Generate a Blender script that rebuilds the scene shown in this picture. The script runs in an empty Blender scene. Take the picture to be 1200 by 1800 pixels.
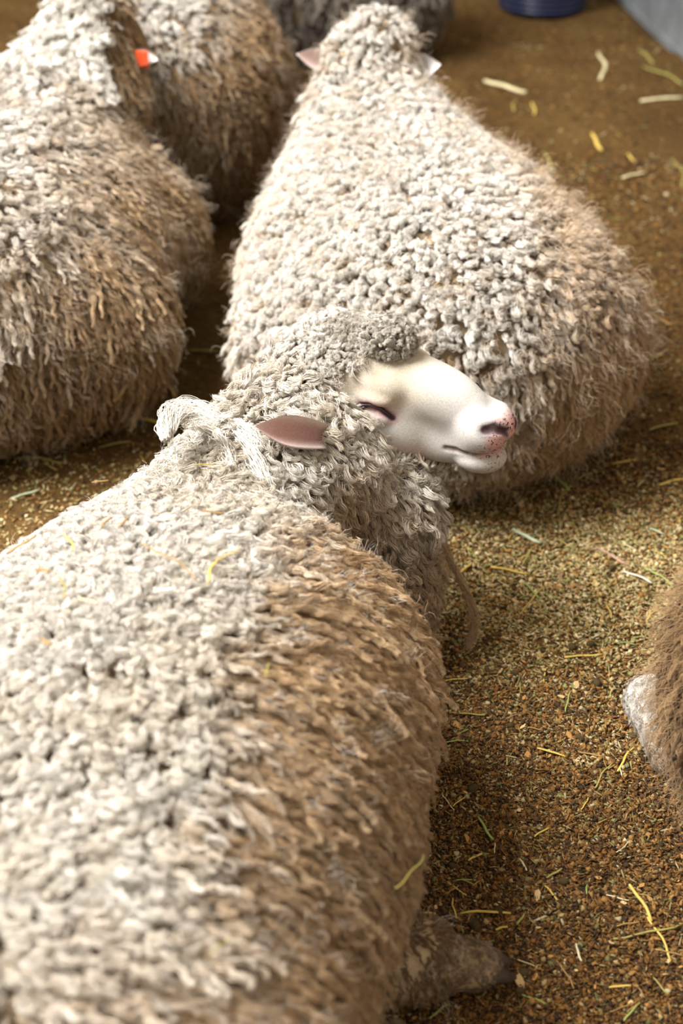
import bpy, math
import numpy as np

# ------------------------------------------------------------------ camera, world, light
sc = bpy.context.scene
C = sc.collection
H, PIT, F = 1.45, math.radians(33), 2500.0          # camera height, downward pitch, focal length in px of a 1200x1800 frame
cd = bpy.data.cameras.new('camera')
cd.sensor_fit = 'VERTICAL'; cd.sensor_height = 36.0; cd.sensor_width = 24.0
cd.lens = 36.0 * F / 1800.0
cd.dof.use_dof = True; cd.dof.focus_distance = 2.04; cd.dof.aperture_fstop = 3.0
cam = bpy.data.objects.new('camera', cd); C.objects.link(cam)
cam.location = (0, 0, H); cam.rotation_euler = (math.pi/2 - PIT, 0, 0)
sc.camera = cam

w = bpy.data.worlds.new('barn_air'); sc.world = w; w.use_nodes = True
bg = w.node_tree.nodes['Background']
bg.inputs['Color'].default_value = (1.0, 0.86, 0.70, 1); bg.inputs['Strength'].default_value = 0.70

def area(name, loc, target, size, power, col):
    l = bpy.data.lights.new(name, 'AREA'); l.shape = 'RECTANGLE'; l.size, l.size_y = size
    l.energy = power; l.color = col
    o = bpy.data.objects.new(name, l); C.objects.link(o); o.location = loc
    from mathutils import Vector
    o.rotation_euler = (Vector(target) - Vector(loc)).to_track_quat('-Z', 'Y').to_euler()
    return o
# daylight through the open long side of the barn (left, a little behind the flock)
area('daylight_open_side', (-2.9, 1.9, 4.5), (0.0, 1.9, 0.3), (2.8, 2.8), 780, (1.0, 0.99, 0.965))

sc.view_settings.view_transform = 'Standard'; sc.view_settings.look = 'None'
sc.view_settings.gamma = 1.0; sc.view_settings.use_curve_mapping = False
sc.view_settings.exposure = 0.2
sc.cycles.max_bounces = 6; sc.cycles.diffuse_bounces = 3

rng = np.random.default_rng(7)
FW = np.array([0, math.cos(PIT), -math.sin(PIT)]); UP = np.array([0, math.sin(PIT), math.cos(PIT)])
def ray(px, py):
    return np.array([(px-600)/F, 0, 0]) - (py-900)/F*UP + FW
def gz(px, py, z=0.0):                              # the point of height z seen at a pixel
    r = ray(px, py); return np.array([0, 0, H]) + (z-H)/r[2]*r
def nrm(v): return v/np.maximum(np.linalg.norm(v, axis=-1, keepdims=True), 1e-9)
def sstep(a, b, x):
    t = np.clip((x-a)/(b-a), 0, 1); return t*t*(3-2*t)

def vnoise(P, freq, seed=0):                        # trilinear value noise, 0..1
    q = np.asarray(P, float)*freq + seed*17.31
    i = np.floor(q).astype(np.int64); f = q-i; f = f*f*(3-2*f)
    def h(dx, dy, dz):
        n = (i[..., 0]+dx)*374761393 + (i[..., 1]+dy)*668265263 + (i[..., 2]+dz)*2147483647 + seed*1274126177
        n = (n ^ (n >> 13))*1274126177; n = n & 0x7fffffff; n = (n ^ (n >> 16))
        return (n & 0xffff)/65535.0
    x, y, z = f[..., 0], f[..., 1], f[..., 2]
    r = 0
    for dx in (0, 1):
        for dy in (0, 1):
            for dz in (0, 1):
                r = r + h(dx, dy, dz)*(x if dx else 1-x)*(y if dy else 1-y)*(z if dz else 1-z)
    return r

# ------------------------------------------------------------------ helpers for objects
def tag(o, label=None, cat=None, group=None, kind=None):
    if label: o['label'] = label
    if cat: o['category'] = cat
    if group: o['group'] = group
    if kind: o['kind'] = kind
    return o
def link(name, data, parent=None, mat=None):
    o = bpy.data.objects.new(name, data); C.objects.link(o)
    if parent is not None: o.parent = parent
    if mat is not None and data is not None and len(data.materials) == 0: data.materials.append(mat)
    return o
def empty(name, loc):
    o = bpy.data.objects.new(name, None); C.objects.link(o); o.location = loc; o.empty_display_size = .1
    return o
def mesh(name, V, Fc, mat=None, smooth=True):
    me = bpy.data.meshes.new(name)
    V = np.asarray(V, np.float32)
    if isinstance(Fc, np.ndarray):
        n, k = Fc.shape
        me.vertices.add(len(V)); me.vertices.foreach_set('co', V.ravel())
        me.loops.add(n*k); me.loops.foreach_set('vertex_index', Fc.astype(np.int32).ravel())
        me.polygons.add(n); me.polygons.foreach_set('loop_start', np.arange(0, n*k, k, dtype=np.int32))
        me.update(calc_edges=True)
    else:
        me.from_pydata([tuple(v) for v in V], [], [tuple(f) for f in Fc])
    if smooth: me.polygons.foreach_set('use_smooth', np.ones(len(me.polygons), bool))
    if mat: me.materials.append(mat)
    return me
def vcol(me, name, col):                            # colour per vertex, (n,3)
    a = me.attributes.new(name, 'FLOAT_COLOR', 'POINT')
    c = np.ones((len(col), 4), np.float32); c[:, :3] = col
    a.data.foreach_set('color', c.ravel())
def vval(me, name, v):
    a = me.attributes.new(name, 'FLOAT', 'POINT'); a.data.foreach_set('value', np.asarray(v, np.float32))
def tube(path, rad, sides=8, cap=True, flat=1.0):
    path = np.asarray(path, float); rad = np.broadcast_to(np.asarray(rad, float), (len(path),))
    t = nrm(np.gradient(path, axis=0)); ref = np.array([0, 0, 1.0]) if abs(t[0][2]) < .9 else np.array([1.0, 0, 0])
    V, Fc = [], []
    for i, p in enumerate(path):
        a = nrm(np.cross(t[i], ref)); b = np.cross(a, t[i])
        for j in range(sides):
            g = 2*math.pi*j/sides
            V.append(p + rad[i]*(math.cos(g)*a + flat*math.sin(g)*b))
    for i in range(len(path)-1):
        for j in range(sides):
            Fc.append((i*sides+j, i*sides+(j+1) % sides, (i+1)*sides+(j+1) % sides, (i+1)*sides+j))
    if cap:
        Fc.append(tuple(range(sides))[::-1]); Fc.append(tuple((len(path)-1)*sides+j for j in range(sides)))
    return V, Fc

# ------------------------------------------------------------------ materials
class N:
    def __init__(s, name, rough=.8, spec=.2):
        s.m = bpy.data.materials.new(name); s.m.use_nodes = True; s.t = s.m.node_tree; s.b = s.t.nodes['Principled BSDF']
        s.b.inputs['Roughness'].default_value = rough; s.b.inputs['Specular IOR Level'].default_value = spec
    def n(s, ty, **kw):
        x = s.t.nodes.new(ty)
        for k, v in kw.items():
            if k in x.inputs: x.inputs[k].default_value = v
            else: setattr(x, k, v)
        return x
    def l(s, a, b): s.t.links.new(a, b)
    def ramp(s, fac, stops):
        r = s.n('ShaderNodeValToRGB'); e = r.color_ramp.elements
        while len(e) < len(stops): e.new(.5)
        for x, (p, c) in zip(e, stops): x.position = p; x.color = (*c, 1)
        s.l(fac, r.inputs[0]); return r.outputs[0]
    def noise(s, scale, detail=3, rough=.6, coord=None, vec_scale=None):
        t = s.n('ShaderNodeTexNoise', Scale=scale, Detail=detail, Roughness=rough)
        c = s.n('ShaderNodeTexCoord'); o = c.outputs['Object']
        if vec_scale:
            mp = s.n('ShaderNodeMapping'); mp.inputs['Scale'].default_value = vec_scale; s.l(o, mp.inputs[0]); o = mp.outputs[0]
        s.l(o, t.inputs['Vector']); return t.outputs['Fac']
    def bump(s, h, strength, dist):
        b = s.n('ShaderNodeBump', Strength=strength, Distance=dist); s.l(h, b.inputs['Height']); s.l(b.outputs[0], s.b.inputs['Normal'])
    def mix(s, f, a, b, mode='MIX'):
        x = s.n('ShaderNodeMix', data_type='RGBA', blend_type=mode)
        if isinstance(f, float): x.inputs[0].default_value = f
        else: s.l(f, x.inputs[0])
        for v, i in ((a, 6), (b, 7)):
            if isinstance(v, tuple): x.inputs[i].default_value = (*v, 1)
            else: s.l(v, x.inputs[i])
        return x.outputs[2]

def wool_material():
    s = N('wool', .9, .05)
    at = s.n('ShaderNodeAttribute', attribute_type='INSTANCER', attribute_name='tint')
    rt = s.n('ShaderNodeAttribute', attribute_type='INSTANCER', attribute_name='root_tint')
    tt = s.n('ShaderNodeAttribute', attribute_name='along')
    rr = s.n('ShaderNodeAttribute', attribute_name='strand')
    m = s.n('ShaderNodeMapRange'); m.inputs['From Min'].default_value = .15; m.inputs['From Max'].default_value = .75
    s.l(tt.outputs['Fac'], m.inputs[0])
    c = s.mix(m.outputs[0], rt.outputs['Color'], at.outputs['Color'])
    v = s.n('ShaderNodeMapRange'); v.inputs['To Min'].default_value = .78; v.inputs['To Max'].default_value = 1.14
    s.l(rr.outputs['Fac'], v.inputs[0])
    h = s.n('ShaderNodeHueSaturation'); s.l(c, h.inputs['Color']); s.l(v.outputs[0], h.inputs['Value'])
    s.l(h.outputs[0], s.b.inputs['Base Color'])
    s.b.inputs['Sheen Weight'].default_value = .15
    return s.m
def skin_material():                                # bodies: colour per vertex + fine short-hair grain, speckles where 'speck' says
    s = N('sheep_skin', .75, .25)
    at = s.n('ShaderNodeAttribute', attribute_name='skin')
    sp = s.n('ShaderNodeAttribute', attribute_name='speck')
    n1 = s.noise(420, 2, .6)
    sp_m = s.n('ShaderNodeMath', operation='MULTIPLY'); s.l(sp.outputs['Fac'], sp_m.inputs[0])
    n2 = s.noise(260, 1, .4); r2 = s.n('ShaderNodeMapRange'); r2.inputs['From Min'].default_value = .60; r2.inputs['From Max'].default_value = .66
    s.l(n2, r2.inputs[0]); s.l(r2.outputs[0], sp_m.inputs[1])
    g = s.ramp(s.mix(.45, n1, s.noise(1500, 2, .7)), [(.34, (.76, .75, .73)), (.66, (1.12, 1.12, 1.12))])
    c = s.mix(1.0, at.outputs['Color'], g, 'MULTIPLY')
    c = s.mix(sp_m.outputs[0], c, (.06, .045, .05))
    s.l(c, s.b.inputs['Base Color'])
    s.b.inputs['Subsurface Weight'].default_value = .12; s.b.inputs['Subsurface Radius'].default_value = (.01, .005, .003)
    s.bump(s.mix(.5, s.noise(300, 3, .7), s.noise(1300, 2, .7)), .55, .0012)
    return s.m
def plain(name, col, rough=.7, spec=.3, var=.15, scale=60, bump=0, metallic=0):
    s = N(name, rough, spec)
    n = s.noise(scale, 3)
    lo = tuple(c*(1-var) for c in col); hi = tuple(min(1, c*(1+var)) for c in col)
    s.l(s.ramp(n, [(.3, lo), (.7, hi)]), s.b.inputs['Base Color'])
    s.b.inputs['Metallic'].default_value = metallic
    if bump: s.bump(n, .5, bump)
    return s.m
WOOL, SKIN = wool_material(), skin_material()

# ------------------------------------------------------------------ the floor of trodden bedding
def ground_h(x, y):
    P = np.stack([x, y, np.zeros_like(x)], -1)
    return (vnoise(P, 2.3, 3)-.5)*.035 + (vnoise(P, 7, 4)-.5)*.02 + (vnoise(P, 24, 5)-.5)*.008
def build_floor():
    xs = np.concatenate([np.linspace(-5, -1.6, 30), np.linspace(-1.55, 1.6, 260), np.linspace(1.7, 5, 28)])
    ys = np.concatenate([np.linspace(-2, .4, 14), np.linspace(.45, 3.2, 250), np.linspace(3.23, 6.6, 150), np.linspace(6.7, 11, 30)])
    X, Y = np.meshgrid(xs, ys, indexing='ij')
    V = np.stack([X, Y, ground_h(X, Y)], -1).reshape(-1, 3)
    nx, ny = len(xs), len(ys); I = np.arange(nx*ny).reshape(nx, ny)
    Q = np.stack([I[:-1, :-1], I[1:, :-1], I[1:, 1:], I[:-1, 1:]], -1).reshape(-1, 4)
    s = N('trodden_bedding', .95, .1)
    n1, n2, n3 = s.noise(3.2, 4), s.noise(55, 5, .7), s.noise(240, 3, .7)
    a = s.ramp(n2, [(.32, (.03, .016, .006)), (.5, (.085, .048, .017)), (.68, (.19, .115, .043))])
    b = s.ramp(n3, [(.35, (.04, .022, .008)), (.65, (.22, .13, .05))])
    c = s.mix(.5, a, b)
    d = s.ramp(n1, [(.35, (.75, .7, .6)), (.65, (1.1, 1.1, .95))])
    s.l(s.mix(1.0, c, d, 'MULTIPLY'), s.b.inputs['Base Color'])
    s.bump(s.mix(.5, n2, n3), .9, .006)
    o = link('floor', mesh('floor', V, Q, s.m)); tag(o, 'brown trodden sawdust and straw floor of the sheep barn', kind='structure')
build_floor()
def wall(name, x0, x1, y0, y1, h):
    V = [(x, y, z) for x in (x0, x1) for y in (y0, y1) for z in (-.1, h)]
    me = mesh(name, V, [(0, 1, 3, 2), (4, 6, 7, 5), (0, 4, 5, 1), (2, 3, 7, 6), (0, 2, 6, 4), (1, 5, 7, 3)], BOARD, False)
    tag(link(name, me), 'weathered brown timber barn wall', kind='structure')
BOARD = plain('barn_timber', (.20, .13, .075), .85, .2, .35, 6)
wall('wall_back', -5, 5.1, 11, 11.1, 3.6); wall('wall_right', 5, 5.1, -2, 11, 3.6)

# ------------------------------------------------------------------ signed distance modelling
class Sdf:
    def __init__(s): s.ops = []
    def add(s, kind, k=.05, op=1, frame=None, **p): s.ops.append((kind, k, op, frame, p)); return s
    def ell(s, c, r, yaw=0, k=.05, op=1, frame=None, pitch=0): return s.add('ell', k, op, frame, c=np.array(c, float), r=np.array(r, float), yaw=yaw, pitch=pitch)
    def cap(s, a, b, ra, rb, k=.04, op=1, frame=None): return s.add('cap', k, op, frame, a=np.array(a, float), b=np.array(b, float), ra=ra, rb=rb)
    @staticmethod
    def prim(kind, frame, p, P):
        if frame is not None: return frame[2]*Sdf.prim(kind, None, p, ((P - frame[1]) @ frame[0])/frame[2])
        if kind == 'ell':
            q = P - p['c']
            if p['yaw']:
                c, s_ = math.cos(p['yaw']), math.sin(p['yaw'])
                q = np.stack([c*q[..., 0]+s_*q[..., 1], -s_*q[..., 0]+c*q[..., 1], q[..., 2]], -1)
            if p['pitch']:
                c, s_ = math.cos(p['pitch']), math.sin(p['pitch'])
                q = np.stack([c*q[..., 0]+s_*q[..., 2], q[..., 1], -s_*q[..., 0]+c*q[..., 2]], -1)
            a = np.linalg.norm(q/p['r'], axis=-1); b = np.linalg.norm(q/p['r']**2, axis=-1)
            return a*(a-1)/np.maximum(b, 1e-6)
        ab = p['b']-p['a']; q = P-p['a']
        t = np.clip((q@ab)/(ab@ab), 0, 1)
        return np.linalg.norm(q - t[..., None]*ab, axis=-1) - (p['ra']+(p['rb']-p['ra'])*t)
    @staticmethod
    def comb(d, e, k, op):
        if op < 0: e = -e
        h = np.clip(.5+.5*(e-d)/k, 0, 1) if op > 0 else np.clip(.5-.5*(e-d)/k, 0, 1)
        r = e*(1-h)+d*h
        return r - k*h*(1-h) if op > 0 else r + k*h*(1-h)
    def ev(s, P):
        d = np.full(P.shape[:-1], 1.0)
        for kind, k, op, fr, p in s.ops: d = s.comb(d, s.prim(kind, fr, p, P), k, op)
        return d
    def grad(s, P, h=.002):
        g = np.zeros(P.shape)
        for sg in ((1, 1, 1), (1, -1, -1), (-1, 1, -1), (-1, -1, 1)):
            v = np.array(sg, float); g += v*s.ev(P+h*v)[..., None]
        return nrm(g)
    def bbox(s, i):
        kind, k, op, fr, p = s.ops[i]
        if kind == 'ell': c = [p['c']]; r = [p['r'].max()]
        else: c = [p['a'], p['b']]; r = [p['ra'], p['rb']]
        if fr is not None: c = [fr[0]@x*fr[2]+fr[1] for x in c]; r = [x*fr[2] for x in r]
        m = .06+k
        return np.min([x-y-m for x, y in zip(c, r)], 0), np.max([x+y+m for x, y in zip(c, r)], 0)
    def mesh(s, xs, ys, zs, proj=2, zmin=None):
        ax = (np.asarray(xs, np.float32), np.asarray(ys, np.float32), np.asarray(zs, np.float32))
        shp = tuple(len(a) for a in ax); D = np.full(shp, .3, np.float32)
        for i, (kind, k, op, fr, p) in enumerate(s.ops):
            lo, hi = s.bbox(i); sl = tuple(slice(*np.searchsorted(a, (l, h))) for a, l, h in zip(ax, lo, hi))
            if any(q.stop <= q.start for q in sl): continue
            G = np.stack(np.meshgrid(*[a[q] for a, q in zip(ax, sl)], indexing='ij'), -1)
            D[sl] = s.comb(D[sl], s.prim(kind, fr, p, G), k, op)
        if zmin is not None: D = np.maximum(D, (zmin-ax[2])[None, None, :])
        S = D < 0
        nx, ny, nz = shp
        cnt = np.zeros((nx-1, ny-1, nz-1), np.int8)
        for a in (0, 1):
            for b in (0, 1):
                for c in (0, 1): cnt += S[a:nx-1+a, b:ny-1+b, c:nz-1+c]
        ci = np.argwhere((cnt > 0) & (cnt < 8)); n = len(ci)
        idx = np.full(cnt.shape, -1, np.int64); idx[tuple(ci.T)] = np.arange(n)
        acc = np.zeros((n, 3)); num = np.zeros(n)
        corners = [(a, b, c) for a in (0, 1) for b in (0, 1) for c in (0, 1)]
        for u in corners:
            for axn in range(3):
                if u[axn]: continue
                v = list(u); v[axn] = 1
                A = ci+np.array(u); B = ci+np.array(v)
                da, db = D[tuple(A.T)], D[tuple(B.T)]
                ok = (da < 0) != (db < 0); t = np.where(ok, da/np.where(ok, da-db, 1), 0)
                pa = np.stack([ax[q][A[:, q]] for q in range(3)], -1); pb = np.stack([ax[q][B[:, q]] for q in range(3)], -1)
                acc += ok[:, None]*(pa+t[:, None]*(pb-pa)); num += ok
        V = acc/np.maximum(num, 1)[:, None]
        Q = []
        for axn in range(3):
            o = [q for q in range(3) if q != axn]
            sl0 = [slice(None)]*3; sl1 = [slice(None)]*3; sl0[axn] = slice(0, -1); sl1[axn] = slice(1, None)
            s0, s1 = S[tuple(sl0)], S[tuple(sl1)]
            e = np.argwhere(s0 != s1)
            ok = np.ones(len(e), bool)
            for q in o: ok &= (e[:, q] > 0) & (e[:, q] < shp[q]-1)
            e = e[ok]; inside = s0[tuple(e.T)]
            def cell(d1, d2):
                x = e.copy(); x[:, o[0]] -= d1; x[:, o[1]] -= d2; return idx[tuple(x.T)]
            q4 = np.stack([cell(0, 0), cell(1, 0), cell(1, 1), cell(0, 1)], -1)
            flip = inside if axn != 1 else ~inside
            q4[~flip] = q4[~flip][:, ::-1]
            Q.append(q4)
        Q = np.concatenate(Q); Q = Q[(Q >= 0).all(1)]
        for _ in range(proj):
            d = s.ev(V); g = s.grad(V, .0015); step = np.clip(d, -.006, .006)[:, None]*g
            if zmin is not None: step[V[:, 2] < zmin+.012] = 0
            V = V - .9*step
        return V, Q

# ------------------------------------------------------------------ locks of wool (a small library, set out by geometry nodes)
KINDS = ('curl', 'wave', 'felt', 'fuzz', 'down', 'long')
NV = 7
def make_lock(kind, r):
    ns, k = {'curl': (34, 11), 'wave': (34, 11), 'felt': (26, 9), 'fuzz': (7, 9), 'down': (9, 4), 'long': (40, 12)}[kind]
    s = np.linspace(0, 1, k)
    c = np.zeros((k, 3))
    if kind == 'curl':
        turns, ph, lean = r.uniform(.9, 1.6), r.uniform(0, 6.28), r.uniform(.1, .45)
        rr = .03+.15*s
        c[:, 0] = lean*s**1.4 + rr*np.cos(ph+6.28*turns*s)-rr[0]*math.cos(ph)
        c[:, 1] = rr*np.sin(ph+6.28*turns*s)-rr[0]*math.sin(ph)
        c[:, 2] = .85*s**.85 - .25*np.clip(s-.6, 0, 1)
        rad = .15*(.55+.6*np.sin(math.pi*np.clip(s, 0, 1)**1.2)); fz = .02; sr = .0135
    elif kind in ('wave', 'long'):
        a0, a1 = r.uniform(48, 68), r.uniform(-4, 14)
        if kind == 'long': a0, a1 = r.uniform(22, 40), r.uniform(-8, 2)
        ang = np.radians(a0+(a1-a0)*sstep(0, .45, s)); ds = 1/(k-1)
        c[1:, 0] = np.cumsum(np.cos(ang[:-1])*ds); c[1:, 2] = np.cumsum(np.sin(ang[:-1])*ds)
        f, ph = r.uniform(2.2, 3.6), r.uniform(0, 6.28); am = r.uniform(.02, .045)*sstep(0, .3, s)
        c[:, 1] += am*np.sin(ph+6.28*f*s) + r.uniform(-.12, .12)*s**2; c[:, 2] += .8*am*np.cos(ph+6.28*f*s)
        rad = (.09 if kind == 'wave' else .062)*(1-.62*s**1.5); fz = .012; sr = .0078 if kind == 'wave' else .0058
    elif kind == 'felt':
        a0, a1 = r.uniform(40, 60), r.uniform(-25, 5)
        ang = np.radians(a0+(a1-a0)*s); ds = 1/(k-1)
        c[1:, 0] = np.cumsum(np.cos(ang[:-1])*ds); c[1:, 2] = np.cumsum(np.sin(ang[:-1])*ds)
        ph = r.uniform(0, 6.28)
        c[:, 1] += .05*np.sin(ph+9*s)*s
        rad = .12*(.8+.35*np.sin(ph*2+7*s))*(1-.45*s**5); fz = .012; sr = .017
    elif kind == 'fuzz':
        c[:, 0] = .55*s**1.3; c[:, 2] = .55*s; rad = .12+.3*s; fz = .07; sr = .0045
    else:                                           # short facial hair
        c[:, 0] = s; c[:, 2] = .13*np.sin(math.pi*.8*s); rad = np.full(k, .4); fz = .05; sr = .024
    V = []; Fc = []; al = []; st = []
    tw = r.uniform(-1.2, 1.2)*6.28
    t = nrm(np.gradient(c, axis=0)); a = nrm(np.cross(t, np.array([.13, .97, .2]))); b = np.cross(a, t)
    if kind == 'down': a = np.tile(np.array([0, 1.0, 0]), (k, 1)); b = np.tile(np.array([.4, 0, .12]), (k, 1))
    for i in range(ns):
        u, g = math.sqrt(r.uniform(0, 1)), r.uniform(0, 6.28)
        gg = g + tw*s; rr = rad*u
        p = c + rr[:, None]*(np.cos(gg)[:, None]*a+np.sin(gg)[:, None]*b)
        wob = r.normal(0, 1, (4, 3)); ss = s[:, None]
        p = p + fz*np.clip(ss*2, 0, 1)*(wob[0]*np.sin(6*ss+wob[1])+.6*wob[2]*np.sin(14*ss+wob[3]))
        if kind not in ('down',):
            p = p*(1, 1, r.uniform(.9, 1.04))
        q = sr*r.uniform(.7, 1.25)*(1-.75*s**3)
        v0 = len(V)
        for j in range(k):
            for m in range(3):
                h = 2.094*m
                V.append(p[j]+q[j]*(math.cos(h)*a[j]+math.sin(h)*b[j]))
            al += [s[j]]*3
        rs = r.uniform(); st += [rs]*(3*k)
        for j in range(k-1):
            for m in range(3):
                m2 = (m+1) % 3
                Fc.append((v0+3*j+m, v0+3*j+m2, v0+3*j+3+m2, v0+3*j+3+m))
    me = mesh('lock_'+kind, V, Fc, WOOL)
    vval(me, 'along', al); vval(me, 'strand', st)
    return me
LOCKS = bpy.data.collections.new('wool_locks')      # library only, not linked into the scene
lr = np.random.default_rng(11)
for ki, kd in enumerate(KINDS):
    for v in range(NV):
        LOCKS.objects.link(bpy.data.objects.new('lock_%02d' % (ki*NV+v), make_lock(kd, lr)))

def fleece_group():
    g = bpy.data.node_groups.new('fleece', 'GeometryNodeTree')
    g.interface.new_socket('Geometry', in_out='INPUT', socket_type='NodeSocketGeometry')
    g.interface.new_socket('Geometry', in_out='OUTPUT', socket_type='NodeSocketGeometry')
    i, o = g.nodes.new('NodeGroupInput'), g.nodes.new('NodeGroupOutput')
    ci = g.nodes.new('GeometryNodeCollectionInfo'); ci.inputs['Collection'].default_value = LOCKS
    ci.inputs['Separate Children'].default_value = True; ci.inputs['Reset Children'].default_value = True
    ip = g.nodes.new('GeometryNodeInstanceOnPoints'); ip.inputs['Pick Instance'].default_value = True
    def na(name, ty):
        x = g.nodes.new('GeometryNodeInputNamedAttribute'); x.data_type = ty; x.inputs['Name'].default_value = name
        return [q for q in x.outputs if q.enabled and q.name == 'Attribute'][0]
    er = g.nodes.new('FunctionNodeEulerToRotation')
    L = g.links.new
    L(i.outputs[0], ip.inputs['Points']); L(ci.outputs[0], ip.inputs['Instance'])
    L(na('lock', 'INT'), ip.inputs['Instance Index']); L(na('turn', 'FLOAT_VECTOR'), er.inputs[0]); L(er.outputs[0], ip.inputs['Rotation'])
    L(na('size', 'FLOAT_VECTOR'), ip.inputs['Scale']); L(ip.outputs[0], o.inputs[0])
    return g
FG = fleece_group()

def place_locks(name, parent, P, Nn, T, kind, size, tint, root, r, jitter=.35, width=None):
    """P points, Nn normals, T flow, kind index per lock, size per lock, tint/root colours"""
    n = len(P)
    T = nrm(T - (T*Nn).sum(1, keepdims=True)*Nn); B = np.cross(Nn, T)
    an = r.normal(0, jitter, n)
    T2 = np.cos(an)[:, None]*T + np.sin(an)[:, None]*B
    tilt = r.normal(0, .16, (n, 2))*np.where(np.asarray(kind) == 5, .45, 1.)[:, None]
    Z = nrm(Nn + tilt[:, :1]*T + tilt[:, 1:]*B); X = nrm(T2-(T2*Z).sum(1, keepdims=True)*Z); Y = np.cross(Z, X)
    M = np.stack([X, Y, Z], -1)
    e = np.stack([np.arctan2(M[:, 2, 1], M[:, 2, 2]), np.arcsin(np.clip(-M[:, 2, 0], -1, 1)), np.arctan2(M[:, 1, 0], M[:, 0, 0])], -1)
    me = bpy.data.meshes.new(name); me.vertices.add(n); me.vertices.foreach_set('co', P.astype(np.float32).ravel())
    def vec(nm, a): q = me.attributes.new(nm, 'FLOAT_VECTOR', 'POINT'); q.data.foreach_set('vector', a.astype(np.float32).ravel())
    vec('turn', e)
    wd = np.ones(n) if width is None else width
    sgn = np.where(r.uniform(size=n) < .5, -1, 1)
    vec('size', np.stack([size, size*wd*1.0, size], -1))
    q = me.attributes.new('lock', 'INT', 'POINT'); q.data.foreach_set('value', (np.asarray(kind)*NV + r.integers(0, NV, n)).astype(np.int32))
    vcol(me, 'tint', tint); vcol(me, 'root_tint', root)
    me.materials.append(WOOL)
    o = link(name, me, parent); o['kind'] = 'stuff'
    md = o.modifiers.new('locks', 'NODES'); md.node_group = FG
    return o

def sample(V, Q, n, weight, r):
    T = np.concatenate([Q[:, [0, 1, 2]], Q[:, [0, 2, 3]]])
    a, b, c = V[T[:, 0]], V[T[:, 1]], V[T[:, 2]]
    ar = np.linalg.norm(np.cross(b-a, c-a), axis=1)*.5 * weight((a+b+c)/3)
    f = r.choice(len(T), n, p=ar/ar.sum())
    u, v = r.uniform(size=(2, n)); fl = u+v > 1; u[fl], v[fl] = 1-u[fl], 1-v[fl]
    return a[f]+u[:, None]*(b[f]-a[f])+v[:, None]*(c[f]-a[f])

WHITE, CREAM, TAN, BROWN, GREY = (np.array(c) for c in ((.84, .80, .735), (.69, .60, .475), (.50, .335, .18), (.27, .165, .08), (.36, .31, .255)))
def lerp(a, b, t): return a*(1-t)[:, None] + b*t[:, None]
def axis(lo, hi, coarse, fine=None, f=None):
    if fine is None: return np.arange(lo, hi, coarse)
    a, b = fine
    return np.concatenate([np.arange(lo, a, coarse), np.arange(a, b, f), np.arange(b, hi, coarse)])

def make_ear(parent, base, tip, up, width, cup=.35, skin_in=(.52, .27, .25), skin_out=(.78, .74, .7), mat=None, name='ear', curl=0.):
    base, tip, up = (np.array(x, float) for x in (base, tip, up))
    ax = tip-base; L = np.linalg.norm(ax); ax /= L; up = nrm(up-(up@ax)*ax); sd = np.cross(ax, up)
    nu, nv = 15, 13; V = []; col = []
    for side in (0, 1):
        for i in range(nu):
            u = i/(nu-1); wd = width*(.5+.5*math.sin(math.pi*min(1, u*.7+.15)))*(1-max(0, (u-.45)/.55)**2.2*.96)
            for j in range(nv):
                v = 2*j/(nv-1)-1
                z = cup*wd*(v*v-.5)*(1-.35*u) + curl*u*u*L
                p = base+ax*(u*L)+sd*(v*wd/2)+up*(z-(.0035*(1-v*v) if side else 0))
                V.append(p)
                rim = max(abs(v)**3.5, u**7)
                col.append(np.array(skin_out) if side else (1-rim)*np.array(skin_in)*(.55+.6*u)+rim*np.array((.82, .76, .75)))
    Fc = []; m = nu*nv
    for i in range(nu-1):
        for j in range(nv-1):
            q = (i*nv+j, (i+1)*nv+j, (i+1)*nv+j+1, i*nv+j+1); Fc.append(q); Fc.append(tuple(m+x for x in q[::-1]))
    for i in range(nu-1):
        for j in (0, nv-1):
            q = (i*nv+j, i*nv+j+m, (i+1)*nv+j+m, (i+1)*nv+j); Fc.append(q if j else q[::-1])
    for j in range(nv-1):
        Fc.append(((nu-1)*nv+j, (nu-1)*nv+j+m, (nu-1)*nv+j+1+m, (nu-1)*nv+j+1)); Fc.append((j, j+1, j+1+m, j+m))
    me = mesh(name, V, Fc, mat or SKIN); vcol(me, 'skin', np.array(col)); vval(me, 'speck', [.0]*len(V))
    return link(name, me, parent)
def make_hoof(parent, p, d, size, col=(.05, .035, .025)):
    d = np.array(d, float); d /= np.linalg.norm(d); p = np.array(p, float); sd = nrm(np.cross(d, (0, 0, 1.0)))
    m = HOOF
    for sg in (-1, 1):
        path = [p+sd*sg*size*.36+d*size*x*1.5+np.array([0, 0, z*size]) for x, z in ((-.1, .1), (.3, .08), (.7, -.02), (1.0, -.1))]
        V, Fc = tube(path, [size*.42, size*.44, size*.32, size*.06], 8, True, .85)
        link('hoof', mesh('hoof', V, Fc, m), parent)
HOOF = plain('hoof_horn', (.05, .036, .026), .55, .4, .3, 90)

def body_skin(V, base=(.5, .39, .26)):
    return np.tile(np.array(base), (len(V), 1))*(.8+.4*vnoise(V, 40, 9))[:, None]

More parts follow.
